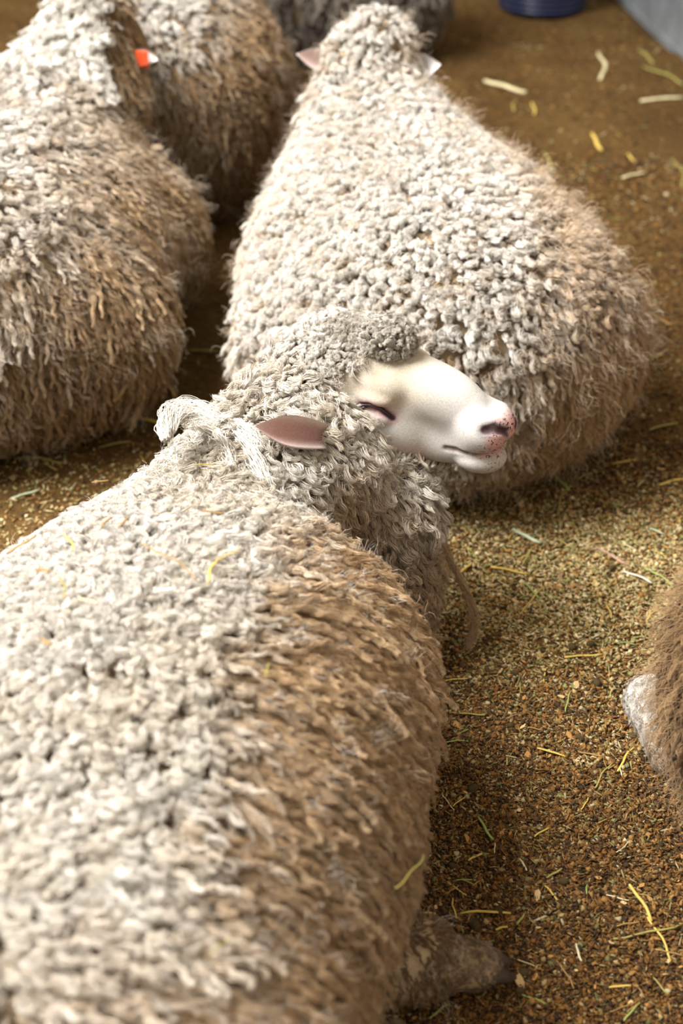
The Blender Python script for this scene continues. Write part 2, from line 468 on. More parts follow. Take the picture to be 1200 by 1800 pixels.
# ---- generic lying sheep body (world coordinates relative to the base)
def torso(S, cx, cy, yaw, sx=1., sy=1., sz=1.):
    """rump towards -y, chest towards +y (before yaw)"""
    c, s = math.cos(yaw), math.sin(yaw)
    def q(x, y, z): return (cx+c*x*sx-s*y*sy, cy+s*x*sx+c*y*sy, z*sz)
    S.ell(q(0, -.27, .215), (.285*sx, .25*sy, .235*sz), yaw, k=.1)
    S.ell(q(0, 0, .225), (.33*sx, .37*sy, .25*sz), yaw, k=.12)
    S.ell(q(0, .28, .235), (.225*sx, .27*sy, .225*sz), yaw, k=.12)
    return q

# ================================================================== SHEEP 1 : foreground, head turned to the right
def sheep_front():
    base = np.array([-.22, 1.2, 0]); rt = empty('sheep', base)
    tag(rt, 'cream sheep with closed eyes and bare white face raised, resting its head turned sideways', 'sheep')
    S = Sdf()
    th = math.radians(31)
    Fw = np.array([math.cos(th), -math.sin(th), 0]); L = np.array([math.sin(th), math.cos(th), 0]); R = np.stack([Fw, L, [0, 0, 1.]], -1)
    O = np.array([-.012, 1.985, .418]) - base; hs = 1.07; fr = (R, O, hs)
    S.ell((-.07, -.40, .225), (.29, .30, .25), 0, k=.1)
    S.ell((-.015, .0, .235), (.305, .36, .265), 0, k=.12)
    S.ell((.025, .24, .225), (.30, .27, .235), 0, k=.10)
    # neck and bib (ruff of wool that hangs to the brisket)
    S.cap((-.01, .36, .28), (.11, .62, .315), .145, .11, k=.045)
    S.cap((.11, .62, .315), O+Fw*.0, .11, .078, k=.05)
    S.ell(O+np.array((.0, -.0, -.01)), (.08, .065, .05), -th, k=.03)
    S.cap((.19, .655, .32), (.275, .635, .14), .085, .08, k=.06)
    S.cap((.275, .635, .14), (.30, .62, .08), .06, .05, k=.04)
    S.cap((.21, .655, .31), (.305, .635, .255), .075, .05, k=.04)
    # hind foot under the flank
    S.cap((.22, -.07, .07), (.315, -.05, .06), .055, .046, k=.02); S.cap((.315, -.05, .055), (.385, -.045, .04), .036, .028, k=.02)
    f = dict(frame=fr)
    # head, in its own frame (x to the nose, y to its left, z up)
    S.ell((.035, 0, .015), (.085, .068, .066), k=.03, **f)
    S.cap((.075, 0, .028), (.225, 0, -.004), .05, .034, k=.03, **f)
    S.ell((.15, 0, .024), (.075, .036, .03), k=.03, **f)
    for y in (-1, 1):
        S.ell((.105, .045*y, .028), (.032, .02, .022), k=.018, **f)          # brow
        S.ell((.085, .036*y, -.04), (.075, .034, .05), k=.03, **f)           # cheek
        S.ell((.250, .018*y, -.014), (.036, .0265, .0305), k=.014, **f)        # lip / nostril wing
    S.cap((.05, 0, -.062), (.225, 0, -.05), .05, .03, k=.03, **f)
    S.ell((.240, 0, -.0625), (.040, .034, .0235), k=.004, **f)                 # chin
    S.ell((.268, 0, -.006), (.02, .02, .022), k=.012, **f)                   # nose pad
    # carved lines: closed eye, mouth, nostrils (each laid onto the skin)
    def skin(pts, sg):
        out = []
        for x_, z_ in pts:
            yy = np.arange(.095, .0, -.0008); Pq = np.stack([np.full_like(yy, x_), sg*yy, np.full_like(yy, z_)], -1)
            d = S.ev(hs*Pq@R.T+O); i = np.argmax(d < 0); out.append(Pq[i if d.min() < 0 else -1])
        return np.array(out)
    EYE = [(.079, -.005), (.089, .006), (.101, .0100), (.114, .0055), (.131, -.008)]
    MOUTH = [(.203, -.0475), (.220, -.0455), (.240, -.0450), (.260, -.0425), (.276, -.040)]
    lines = {}
    for y in (-1, 1):
        S.ell((.104, (.058)*y, -.012), (.023, .014, .011), k=.010, **f)      # lower lid
        S.ell((.101, (.060)*y, .0165), (.026, .012, .009), k=.010, **f)      # upper lid
    for y in (-1, 1): lines[y] = (skin(EYE, y), skin(MOUTH, y))
    for y in (-1, 1):
        for pts, rd in ((lines[y][0], .0026), (lines[y][1], .0030)):
            for a, b in zip(pts, pts[1:]): S.cap(a, b, rd, rd, k=.004, op=-1, **f)
        n0 = skin([(.264, .002), (.2745, .003)], y)
        S.cap(n0[0], n0[1], .0045, .0065, k=.005, op=-1, **f); S.cap(n0[1], (.286, .012*y, -.008), .0055, .003, k=.005, op=-1, **f)
        lines[y] += (n0,)
    S.cap((.286, 0, -.012), (.290, 0, -.036), .003, .003, k=.006, op=-1, **f)
    hb = O + Fw*.15
    xs = axis(-.5, .62, .014, (hb[0]-.13, hb[0]+.17), .0027); ys = axis(-.85, .95, .014, (hb[1]-.16, hb[1]+.14), .0027)
    zs = axis(-.03, .58, .014, (hb[2]-.13, hb[2]+.09), .0027)
    V, Q = S.mesh(xs, ys, zs, zmin=-.005)
    Lc = (V-O)@R/hs                                                          # head coordinates of every vertex
    x, y, z = Lc.T
    col = body_skin(V, (.5, .38, .24))
    head = (x > .045) & (np.abs(y) < .12) & (z > -.13)
    n1 = vnoise(V, 60, 2)
    face = lerp(np.tile(np.array((.56, .54, .515)), (len(V), 1)), np.array((.50, .43, .32))[None], sstep(.21, .12, x)*sstep(-.02, .03, z)*(.55+.5*n1))
    pink = np.array((.66, .37, .345))
    under = sstep(-.03, -.07, z)*sstep(.205, .16, x); face = lerp(face, np.array((.58, .45, .43))[None], .7*under)
    eye = np.exp(-(((x-.104)/.028)**2+((z-.003)/.016)**2))*(np.abs(y) > .035); face = lerp(face, np.array((.62, .46, .46))[None], np.clip(eye, 0, 1)*.75)
    nose = sstep(.262, .277, x)*sstep(-.045, -.03, z)*sstep(.02, .006, z)
    lip = np.exp(-((z+.042)/.008)**2)*sstep(.235, .262, x)
    face = lerp(face, pink[None], np.clip(np.maximum(nose, lip)*.9, 0, 1))
    def dist(pts): return np.minimum.reduce([Sdf.prim('cap', None, dict(a=np.array(a), b=np.array(b), ra=0, rb=0), Lc) for a, b in zip(pts, pts[1:])])
    for yy in (-1, 1):
        ey, mo_, n0 = lines[yy]
        nd = dist([n0[0], n0[1], np.array((.286, .012*yy, -.008))]); up_ = sstep(-.012, .004, z)
        face = lerp(face, np.array((.17, .15, .17))[None], sstep(.017, .007, nd)*(.25+.75*up_)*.8)
        face = lerp(face, np.array((.09, .05, .06))[None], sstep(.0085, .0045, nd))
        face = lerp(face, np.array((.42, .24, .25))[None], sstep(.012, .004, dist(ey))*.8)
        face = lerp(face, np.array((.06, .03, .04))[None], sstep(.0060, .0030, dist(ey)))
        face = lerp(face, np.array((.18, .12, .13))[None], sstep(.0055, .0028, dist(mo_))*.85)
    face = lerp(face, np.array((.80, .50, .48))[None], sstep(.272, .284, x)*sstep(.012, .006, np.abs(y))*sstep(-.03, -.015, z)*sstep(.012, .002, z)*.9)
    col = np.where(head[:, None], face, col)
    foot = (V[:, 0] > .325) & (V[:, 2] < .12) & (V[:, 1] < .1)
    col = np.where(foot[:, None], np.array((.44, .31, .18))[None]*(.45+.9*vnoise(V, 45, 6))[:, None], col)
    me = mesh('body', V, Q, SKIN); vcol(me, 'skin', col)
    vval(me, 'speck', head*np.clip(np.maximum(nose, lip)+.6*sstep(.245, .275, x)*sstep(.0, -.02, z), 0, 1))
    link('body', me, rt)
    make_hoof(rt, (.385, -.045, .036), (1, .05, -.1), .032)
    # ears
    EAR0 = gz(572, 768, .436)-base; EAR1 = gz(447, 749, .480)-base
    e0 = EAR0; e1 = EAR1
    make_ear(rt, e0, e1, (.12, -.80, .5), .046, .5, skin_in=(.68, .42, .40))
    eb2 = O + R@np.array((.012, .062, -.012))
    make_ear(rt, eb2, eb2+np.array((-.02, .11, .0)), (.4, .1, .6), .055, .5)
    # eyelashes over the closed eye
    for yy in (-1, 1):
        pts = lines[yy][0]+np.array((0, .0006*yy, .0008))
        V2, F2 = tube(hs*pts@R.T+O, [.0018, .0024, .0022, .0019, .0008], 6)
        link('eyelid', mesh('eyelid', V2, F2, plain('lid_edge', (.06, .035, .045), .5, .4, .2, 200)), rt)
    # ---- fleece
    r = np.random.default_rng(21)
    def faceline(z): return .056 + .155*np.clip(-z-.002, 0, .095)/.09 + .035*sstep(.03, .055, z)
    def bare(P):                                     # 1 where the face is bare
        q = (P-O)@R/hs; x, y, z = q.T
        line = faceline(z)
        return ((x > line) & (x < .32) & (np.abs(y) < .085) & (z > -.105+.0*x) & (z < .11)).astype(float)
    def wgt(P):
        q = (P-O)@R
        b = bare(P); ft = ((P[:, 0] > .345) & (P[:, 2] < .1) & (P[:, 1] < .1))
        de = Sdf.prim('cap', None, dict(a=EAR0*.62+EAR1*.38, b=EAR1, ra=0, rb=0), P-np.array((0, .03, 0))); b = np.maximum(b, de < .02)
        far = np.where(P[:, 1] < -.45, .35, 1.)*np.where(P[:, 0] < -.33, .5, 1.)
        return np.where((P[:, 2] < .012) | ft, 0, 1.)*(1-b)*far*np.where(np.linalg.norm(P-O, axis=1) < .2, 1.5, 1.)
    P = sample(V, Q, 33000, wgt, r); G = S.grad(P)
    dO = np.linalg.norm((P-O)*np.array((1, 1, .8)), axis=1)
    q = (P-O)@R/hs
    neck = sstep(.40, .33, np.linalg.norm((P-np.array((.15, .68, .3)))*np.array((1, 1, .8)), axis=1)/.72) * sstep(.50, .58, P[:, 1]+.55*P[:, 0]*0)
    lat = P[:, 0] + .09*(vnoise(P, 9, 1)-.5) + .07*(vnoise(P, 28, 2)-.5) - .10*sstep(-.1, .35, P[:, 1])
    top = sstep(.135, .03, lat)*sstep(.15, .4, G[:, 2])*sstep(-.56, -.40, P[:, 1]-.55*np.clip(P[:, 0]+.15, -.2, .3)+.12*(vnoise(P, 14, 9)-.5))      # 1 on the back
    u = r.uniform(size=len(P))
    kind = np.where(u < top, 0, np.where(u < .10+.90*sstep(0, .6, top), 1, 5))
    size = np.where(kind == 0, r.uniform(.026, .04, len(P)), np.where(kind == 1, r.uniform(.045, .07, len(P)), r.uniform(.06, .09, len(P))))
    isn = r.uniform(size=len(P)) < neck
    kind = np.where(isn, np.where(r.uniform(size=len(P)) < .85, 2, 0), kind); size = np.where(isn, r.uniform(.028, .048, len(P)), size)
    poll = (q[:, 0] > -.06) & (q[:, 2] > .025) & (np.abs(q[:, 1]) < .1) & (dO < .14)
    kind = np.where(poll, 0, kind); size = np.where(poll, r.uniform(.017, .026, len(P)), size)
    fw = (P[:, 0] > .24) & (P[:, 2] < .13) & (P[:, 1] < .03) & (P[:, 1] > -.17); kind = np.where(fw, 1, kind); size = np.where(fw, r.uniform(.014, .024, len(P)), size)
    T = np.array((0, -.12, -1.))[None] + .25*nrm(G*np.array((1, 1, 0))) + np.array((.55, -.35, 0))*sstep(.05, -.4, P[:, 1])[:, None]
    T = T + neck[:, None]*(np.array((.6, -.25, 0))[None])
    T = np.where(poll[:, None], Fw[None]*.8+.5*nrm(r.normal(size=P.shape)), T)
    T = T + (.8*top)[:, None]*r.normal(0, .5, P.shape)
    edge = q[:, 0] - faceline(q[:, 2]); hd = (edge < .0) & (edge > -.05) & (np.abs(q[:, 1]) < .1) & (q[:, 2] > -.11) & (q[:, 2] < .1)
    T = np.where(hd[:, None], -Fw[None]*.8+np.array((0, 0, -.55))[None], T)
    rim = hd & (edge > -.035); kind = np.where(rim, 0, kind); size = np.where(rim, r.uniform(.014, .021, len(P)), np.where(hd, size*.8, size))
    br = vnoise(P, 5, 5)*.5+vnoise(P, 17, 6)*.5
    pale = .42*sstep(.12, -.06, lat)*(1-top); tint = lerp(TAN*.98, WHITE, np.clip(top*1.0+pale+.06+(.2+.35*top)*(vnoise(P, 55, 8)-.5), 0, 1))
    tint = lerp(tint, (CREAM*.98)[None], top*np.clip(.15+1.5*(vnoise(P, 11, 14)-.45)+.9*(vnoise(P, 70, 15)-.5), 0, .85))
    low = sstep(.2, .05, P[:, 2])*sstep(.55, .4, P[:, 1]); tint = lerp(tint, BROWN[None], low*.55)
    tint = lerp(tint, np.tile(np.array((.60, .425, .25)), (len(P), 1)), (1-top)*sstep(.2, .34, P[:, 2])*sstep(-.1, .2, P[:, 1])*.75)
    tn = lerp(CREAM*1.0, WHITE*.97, np.clip(.3+.9*(vnoise(P, 22, 3)-.3)+sstep(.0, .1, q[:, 2]), 0, 1)); tn = lerp(tn, np.tile(TAN*1.05, (len(P), 1)), sstep(.63, .52, P[:, 1])*sstep(.40, .34, P[:, 2])*.9); tint = lerp(tint, tn, neck)
    bib = neck*sstep(.30, .12, P[:, 2]); tint = lerp(tint, (TAN*.95)[None], bib*.85)
    tint = np.where(fw[:, None], BROWN[None]*.9, tint)
    tint = tint*r.uniform(.86, 1.1, len(P))[:, None]
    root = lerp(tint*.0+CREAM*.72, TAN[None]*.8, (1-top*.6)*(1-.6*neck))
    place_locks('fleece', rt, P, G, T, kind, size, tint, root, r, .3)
    # loose fibres standing off the fleece
    P = sample(V, Q, 1500, wgt, r); G = S.grad(P); tp = sstep(.45, .7, G[:, 2])
    place_locks('flyaway_fibres', rt, P+G*.008, G, np.array((0, -.1, -1.))[None]+0*P, np.full(len(P), 3), r.uniform(.03, .05, len(P)), lerp((TAN*1.4)[None]+0*P, WHITE[None], np.clip(tp+.25, 0, 1)), CREAM[None]+0*P, r, .6)
    # matted hair of the foot
    P = sample(V, Q, 700, lambda P: ((P[:, 0] > .33) & (P[:, 2] < .12) & (P[:, 1] < .1) & (P[:, 0] < .42)).astype(float), r); G = S.grad(P)
    place_locks('foot_hair', rt, P, G, np.array((.9, 0, -.3))[None]+0*P, np.full(len(P), 4), r.uniform(.008, .015, len(P)), lerp(np.tile(np.array((.24, .16, .09)), (len(P), 1)), np.array((.55, .43, .29))[None], sstep(.35, .65, vnoise(P, 40, 6))), np.tile(np.array((.25, .17, .1)), (len(P), 1)), r, .4)
    # forelock: a felted lump of wool over the forehead
    fl = Sdf(); fc = O + R@np.array((.092, -.004, .088))
    fl.ell(fc, (.04, .03, .02), -th, k=.02); fl.ell(fc+R@np.array((-.055, 0, -.012)), (.045, .035, .018), -th, k=.015)
    Vf, Qf = fl.mesh(axis(fc[0]-.16, fc[0]+.12, .006), axis(fc[1]-.1, fc[1]+.1, .006), axis(fc[2]-.06, fc[2]+.06, .006), 1)
    me = mesh('forelock', Vf, Qf, SKIN); vcol(me, 'skin', body_skin(Vf, (.5, .42, .3))); vval(me, 'speck', np.zeros(len(Vf))); flo = link('forelock', me, rt)
    P = sample(Vf, Qf, 1500, lambda p: np.ones(len(p)), r); G = fl.grad(P)
    tt = lerp(np.tile(CREAM*.66, (len(P), 1)), WHITE[None], np.clip(vnoise(P, 60, 4)-.15, 0, 1))
    tt = lerp(tt, (CREAM*.6)[None], sstep(.02, .07, ((P-fc)@R)[:, 0])*.0)
    place_locks('forelock_curls', flo, P, G, r.normal(size=P.shape), np.zeros(len(P), int), r.uniform(.014, .024, len(P)), tt, tt*.55, r, 1.)
    return rt, S, V, Q, base
rtF, SF, VF, QF, BF = sheep_front()
def hit(px, py, S=SF, base=BF, off=.0):              # where a pixel's ray meets the body
    d = ray(px, py); d = d/np.linalg.norm(d); p = np.array([0, 0, H])-base; t = .8
    for _ in range(90): t += float(S.ev((p+t*d)[None])[0])*.9
    if not .8 < t < 2.6: return gz(px, py, .46)-base
    return p+(t-off)*d
STRAY = plain('stray_wool', (.78, .74, .66), .9, .05, .15, 300); STRAY2 = plain('stray_wool_brown', (.5, .36, .22), .9, .05, .15, 300)
def bundle(name, pts, rad, n, mat, seed, tight=1.):
    r = np.random.default_rng(seed); pts = np.array(pts, float); m = 16
    tq = np.linspace(0, len(pts)-1, m); c = np.stack([np.interp(tq, np.arange(len(pts)), pts[:, k]) for k in range(3)], -1)
    for _ in range(2): c[1:-1] = (c[:-2]+2*c[1:-1]+c[2:])/4
    rad = np.interp(np.linspace(0, 1, m), np.linspace(0, 1, len(rad)), rad); V = []; Fc = []
    t = nrm(np.gradient(c, axis=0)); a = nrm(np.cross(t, (.2, .5, .84))); b = np.cross(a, t); s_ = np.linspace(0, 1, m)
    for i in range(n):
        u, g = math.sqrt(r.uniform()), r.uniform(0, 6.28); gg = g+r.normal(2, 1)*s_*tight
        p = c+(rad*u)[:, None]*(np.cos(gg)[:, None]*a+np.sin(gg)[:, None]*b)+.0012*np.cumsum(r.normal(size=(m, 3)), 0)
        v, f = tube(p, .0005*r.uniform(.7, 1.3)*(1-.6*s_**2), 3, False); k = len(V); V += v; Fc += [tuple(x+k for x in q) for q in f]
    return link(name, mesh(name, V, Fc, mat), rtF)
def gl(px, py, z): return gz(px, py, z)-BF
bundle('hanging_lock', [gl(775, 950, .17), gl(798, 1000, .12), gl(826, 1050, .08), gl(838, 1095, .045), gl(822, 1140, .014)], [.008, .005, .005, .008, .003], 70, STRAY2, 1)
for i, (pp, rad) in enumerate(([[(292, 775), (286, 745), (300, 722), (330, 712), (362, 716)], [.006, .010, .012, .012, .004]], [[(300, 760), (305, 735), (325, 722), (350, 722), (378, 735)], [.006, .010, .012, .010, .004]],
                               [[(345, 745), (380, 765), (395, 790), (402, 815)], [.004, .010, .009, .003]], [[(400, 745), (430, 780), (450, 815), (466, 850)], [.004, .009, .008, .002]], [[(415, 740), (440, 765), (455, 790)], [.004, .008, .002]])):
    hz = [gl(x, y, .50) for x, y in pp] if i < 2 else [hit(x, y, off=.04) for x, y in pp]
    bundle('stray_lock', hz, rad, 90, STRAY, 10+i)

# ================================================================== the other sheep
def fleecy(rt, S, V, Q, n, seed, palette, size=1., wgt=None, side_brown=1., topcut=(.42, .72), fly=900, stain=None, flowadd=None, mottled=.0, kinds=(0, 1, 5)):
    """sets locks all over a body; palette = (top, side, low) tints"""
    r = np.random.default_rng(seed)
    w = wgt or (lambda P: np.where(P[:, 2] < .015, 0, 1.))
    P = sample(V, Q, n, w, r); G = S.grad(P)
    nz = G[:, 2] + .25*(vnoise(P, 8, seed)-.5) + .2*(vnoise(P, 24, seed+1)-.5)
    top = sstep(topcut[0], topcut[1], nz); u = r.uniform(size=n)
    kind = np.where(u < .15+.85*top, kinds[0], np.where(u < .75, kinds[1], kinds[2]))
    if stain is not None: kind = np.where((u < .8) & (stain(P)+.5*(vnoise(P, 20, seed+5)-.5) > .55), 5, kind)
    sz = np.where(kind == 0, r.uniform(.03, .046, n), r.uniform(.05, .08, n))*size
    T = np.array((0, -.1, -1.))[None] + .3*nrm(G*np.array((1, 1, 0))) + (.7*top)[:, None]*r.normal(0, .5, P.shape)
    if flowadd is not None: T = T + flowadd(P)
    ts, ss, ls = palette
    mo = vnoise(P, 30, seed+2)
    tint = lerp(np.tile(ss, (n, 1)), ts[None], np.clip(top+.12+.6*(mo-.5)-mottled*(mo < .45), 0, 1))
    low = sstep(.22, .04, P[:, 2]); st = np.ones(n)
    if stain is not None:
        st = np.clip(stain(P)+.7*(mo-.5), 0, 1); clean = lerp(np.tile(ts*.65+CREAM*.35, (n, 1)), ts[None], top); tint = lerp(clean, lerp(np.tile(ss, (n, 1)), ts[None], .22*top), st)
    tint = lerp(tint, ls[None], low*.7*(.25+.75*st))
    tint *= r.uniform(.85, 1.1, n)[:, None]
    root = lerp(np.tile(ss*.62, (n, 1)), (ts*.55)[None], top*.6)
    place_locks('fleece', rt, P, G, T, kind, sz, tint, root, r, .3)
    if fly:
        P = sample(V, Q, fly, w, r); G = S.grad(P)
        place_locks('flyaway_fibres', rt, P+G*.012, G, np.array((0, -.1, -1.))[None]+0*P, np.full(fly, 3), r.uniform(.045, .07, fly), np.tile((ts+ss)*.55, (fly, 1)), np.tile(ss, (fly, 1)), r, .6)
def finish_body(rt, V, Q, base=(.45, .34, .22), col=None):
    me = mesh('body', V, Q, SKIN); vcol(me, 'skin', body_skin(V, base) if col is None else col); vval(me, 'speck', np.zeros(len(V)))
    return link('body', me, rt)
def grid(S, lo, hi, h=.016): return S.mesh(axis(lo[0], hi[0], h), axis(lo[1], hi[1], h), axis(lo[2], hi[2], h), 1, zmin=-.005)

def head_prims(S, c, yaw, pitch=0., sz=1.):
    """a simple sheep head, c = poll, facing +y turned by yaw"""
    f = np.array([-math.sin(yaw)*math.cos(pitch), math.cos(yaw)*math.cos(pitch), math.sin(pitch)]); c = np.array(c, float)
    S.ell(c, (.075*sz, .085*sz, .075*sz), yaw, k=.04)
    S.cap(c+f*.05*sz-np.array((0, 0, .005)), c+f*.19*sz-np.array((0, 0, .03)), .06*sz, .036*sz, k=.04)
    S.cap(c+f*.02*sz-np.array((0, 0, .05)), c+f*.18*sz-np.array((0, 0, .065)), .045*sz, .025*sz, k=.03)
    return f

def sheep_middle():
    base = np.array([.2, 2.7, 0]); rt = empty('sheep', base)
    tag(rt, 'large round white sheep lying with its rump behind the bare-faced sheep, looking away', 'sheep')
    S = Sdf()
    torso(S, -.035, .035, math.radians(13), 1.06, 1.06, 1.06)
    S.ell((.095, -.20, .19), (.30, .2, .2), math.radians(20), k=.1)
    S.ell((-.19, -.17, .16), (.20, .21, .165), 0, k=.1)
    S.cap((-.09, .33, .33), (-.13, .50, .44), .17, .125, k=.09)
    S.cap((-.13, .50, .44), (-.135, .54, .53), .115, .085, k=.05)
    hc = np.array((-.135, .545, .545)); head_prims(S, hc, math.radians(5), -.25)
    S.ell((-.115, .53, .60), (.055, .06, .05), 0, k=.03)
    V, Q = grid(S, (-.6, -.62, -.03), (.62, .9, .75))
    finish_body(rt, V, Q)
    make_ear(rt, hc+np.array((-.075, -.01, .0)), hc+np.array((-.165, -.03, .035)), (.1, -.8, .5), .05, .5, skin_in=(.70, .52, .50))
    make_ear(rt, hc+np.array((.065, -.02, -.01)), hc+np.array((.155, -.06, .02)), (.1, -.85, .5), .066, .45, skin_in=(.80, .78, .78))
    def w(P): return np.where(P[:, 2] < .015, 0, 1.)*np.where(P[:, 1] > .62, .15, 1.)*np.where((P[:, 1] > .3) & (P[:, 2] < .3), .4, 1.)
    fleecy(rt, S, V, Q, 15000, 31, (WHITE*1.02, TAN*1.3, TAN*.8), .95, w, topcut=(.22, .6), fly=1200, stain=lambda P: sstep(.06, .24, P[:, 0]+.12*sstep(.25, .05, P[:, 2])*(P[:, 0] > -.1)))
    # strand tips of the stained right side
    return rt
def sheep_left():
    base = np.array([-.74, 2.85, 0]); rt = empty('sheep', base)
    tag(rt, 'sheep with brown-stained flank and a red tag in its ear, lying facing away', 'sheep')
    S = Sdf()
    torso(S, -.0, .0, math.radians(-6), 1.12, 1.08, 1.1)
    S.ell((.22, .22, .2), (.2, .22, .19), 0, k=.06)
    S.ell((.1, -.24, .2), (.30, .22, .22), math.radians(-10), k=.06)
    S.cap((.06, .34, .36), (.145, .48, .47), .165, .12, k=.09)
    S.cap((.145, .48, .47), (.165, .53, .57), .11, .08, k=.06)
    hc = np.array((.17, .54, .58)); head_prims(S, hc, math.radians(2), -.3)
    S.ell((.17, .53, .645), (.06, .065, .045), 0, k=.03)
    V, Q = grid(S, (-.6, -.65, -.03), (.6, .9, .78))
    finish_body(rt, V, Q)
    make_ear(rt, hc+np.array((-.07, -.05, -.01)), hc+np.array((-.19, -.10, .0)), (.1, -.8, .5), .05, .5, skin_in=(.74, .66, .64))
    e0, e1 = hc+np.array((.06, -.04, -.05)), hc+np.array((.15, -.095, -.035))
    er = make_ear(rt, e0, e1, (.2, -.7, .6), .05, .5, skin_in=(.80, .76, .74))
    c = e0*.42+e1*.58+np.array((0, -.012, .004)); V2 = []; F2 = []
    for i, (hx, hy, hz) in enumerate(((.017, .003, .02),)):
        bx = [(sx*hx, sy*hy, sz_*hz) for sx in (-1, 1) for sy in (-1, 1) for sz_ in (-1, 1)]
        V2 += [c+np.array(b)@np.array([[.9, -.3, 0], [.3, .9, 0], [0, 0, 1]]) for b in bx]
        F2 += [(0, 1, 3, 2), (4, 6, 7, 5), (0, 4, 5, 1), (2, 3, 7, 6), (0, 2, 6, 4), (1, 5, 7, 3)]
    t = link('ear_tag', mesh('ear_tag', V2, F2, plain('tag_plastic', (.75, .10, .03), .4, .4, .1), False), er); t['label'] = 'orange red plastic ear tag'
    m = t.modifiers.new('b', 'BEVEL'); m.width = .003; m.segments = 2
    def w(P): return np.where(P[:, 2] < .015, 0, 1.)*np.where(P[:, 1] > .62, .2, 1.)*np.where(P[:, 0] < -.35, .3, 1.)
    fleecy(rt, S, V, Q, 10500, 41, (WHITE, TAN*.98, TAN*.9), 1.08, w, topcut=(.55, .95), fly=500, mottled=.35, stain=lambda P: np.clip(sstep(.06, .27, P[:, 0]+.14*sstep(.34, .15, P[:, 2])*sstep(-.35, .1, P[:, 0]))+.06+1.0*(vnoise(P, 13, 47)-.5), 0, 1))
    r = np.random.default_rng(43)                    # the clean white wool of neck and head
    wn = lambda P: np.where((P[:, 1] > .3) & (P[:, 2] > .35) & (P[:, 0] < .2), 1., 0)*np.where(P[:, 1] > .62, .3, 1.)
    P = sample(V, Q, 2600, wn, r); G = S.grad(P)
    place_locks('neck_wool', rt, P, G, np.array((0, -.6, -.6))[None]+.3*r.normal(size=P.shape), r.choice([0, 1], len(P)), r.uniform(.045, .07, len(P)), np.tile(WHITE*1.02, (len(P), 1))*r.uniform(.9, 1.08, len(P))[:, None], np.tile(CREAM, (len(P), 1)), r, .4)
    return rt
def sheep_back():
    base = np.array([-.47, 4.05, 0]); rt = empty('sheep', base)
    tag(rt, 'brown sheep with white streaked back, lying between the red-tagged sheep and the large white one', 'sheep')
    S = Sdf(); torso(S, 0, 0, math.radians(-4), .98, 1.1, 1.12)
    S.cap((.02, .38, .36), (.04, .55, .5), .16, .12, k=.08); head_prims(S, (.04, .6, .56), .3, -.2)
    V, Q = grid(S, (-.5, -.65, -.03), (.5, .95, .75), .02)
    finish_body(rt, V, Q, (.3, .2, .11))
    fleecy(rt, S, V, Q, 6500, 51, (WHITE*.98, (TAN*.6+BROWN*.4), BROWN*.9), 1.1, None, topcut=(.80, 1.0), fly=300, mottled=.3, kinds=(0, 1, 5), stain=lambda P: 1-sstep(.15, .05, P[:, 0])*sstep(.36, .44, P[:, 2]))
    for sg in (-1, 1): make_ear(rt, (.04+sg*.07, .59, .55), (.04+sg*.16, .56, .56), (.1, -.8, .5), .05, .5)
def sheep_far():
    base = np.array([-.12, 5.42, 0]); rt = empty('sheep', base)
    tag(rt, 'grey-brown sheep lying crosswise with streaky locks, beyond the head of the large white sheep', 'sheep')
    S = Sdf(); torso(S, 0, 0, math.radians(80), 1.0, .95, 1.1)
    S.cap((-.3, .05, .36), (-.46, .08, .5), .15, .11, k=.08); head_prims(S, (-.5, .08, .55), math.radians(80), -.2)
    V, Q = grid(S, (-.85, -.45, -.03), (.62, .55, .75), .022)
    finish_body(rt, V, Q, (.25, .19, .13))
    fleecy(rt, S, V, Q, 4500, 61, (GREY*1.5, GREY*.85, BROWN*.8), 1.3, None, topcut=(.3, .8), fly=0, mottled=.5)
    for sg in (-1, 1): make_ear(rt, (-.5, .08+sg*.07, .55), (-.47, .08+sg*.16, .56), (-.6, 0, .5), .05, .5)
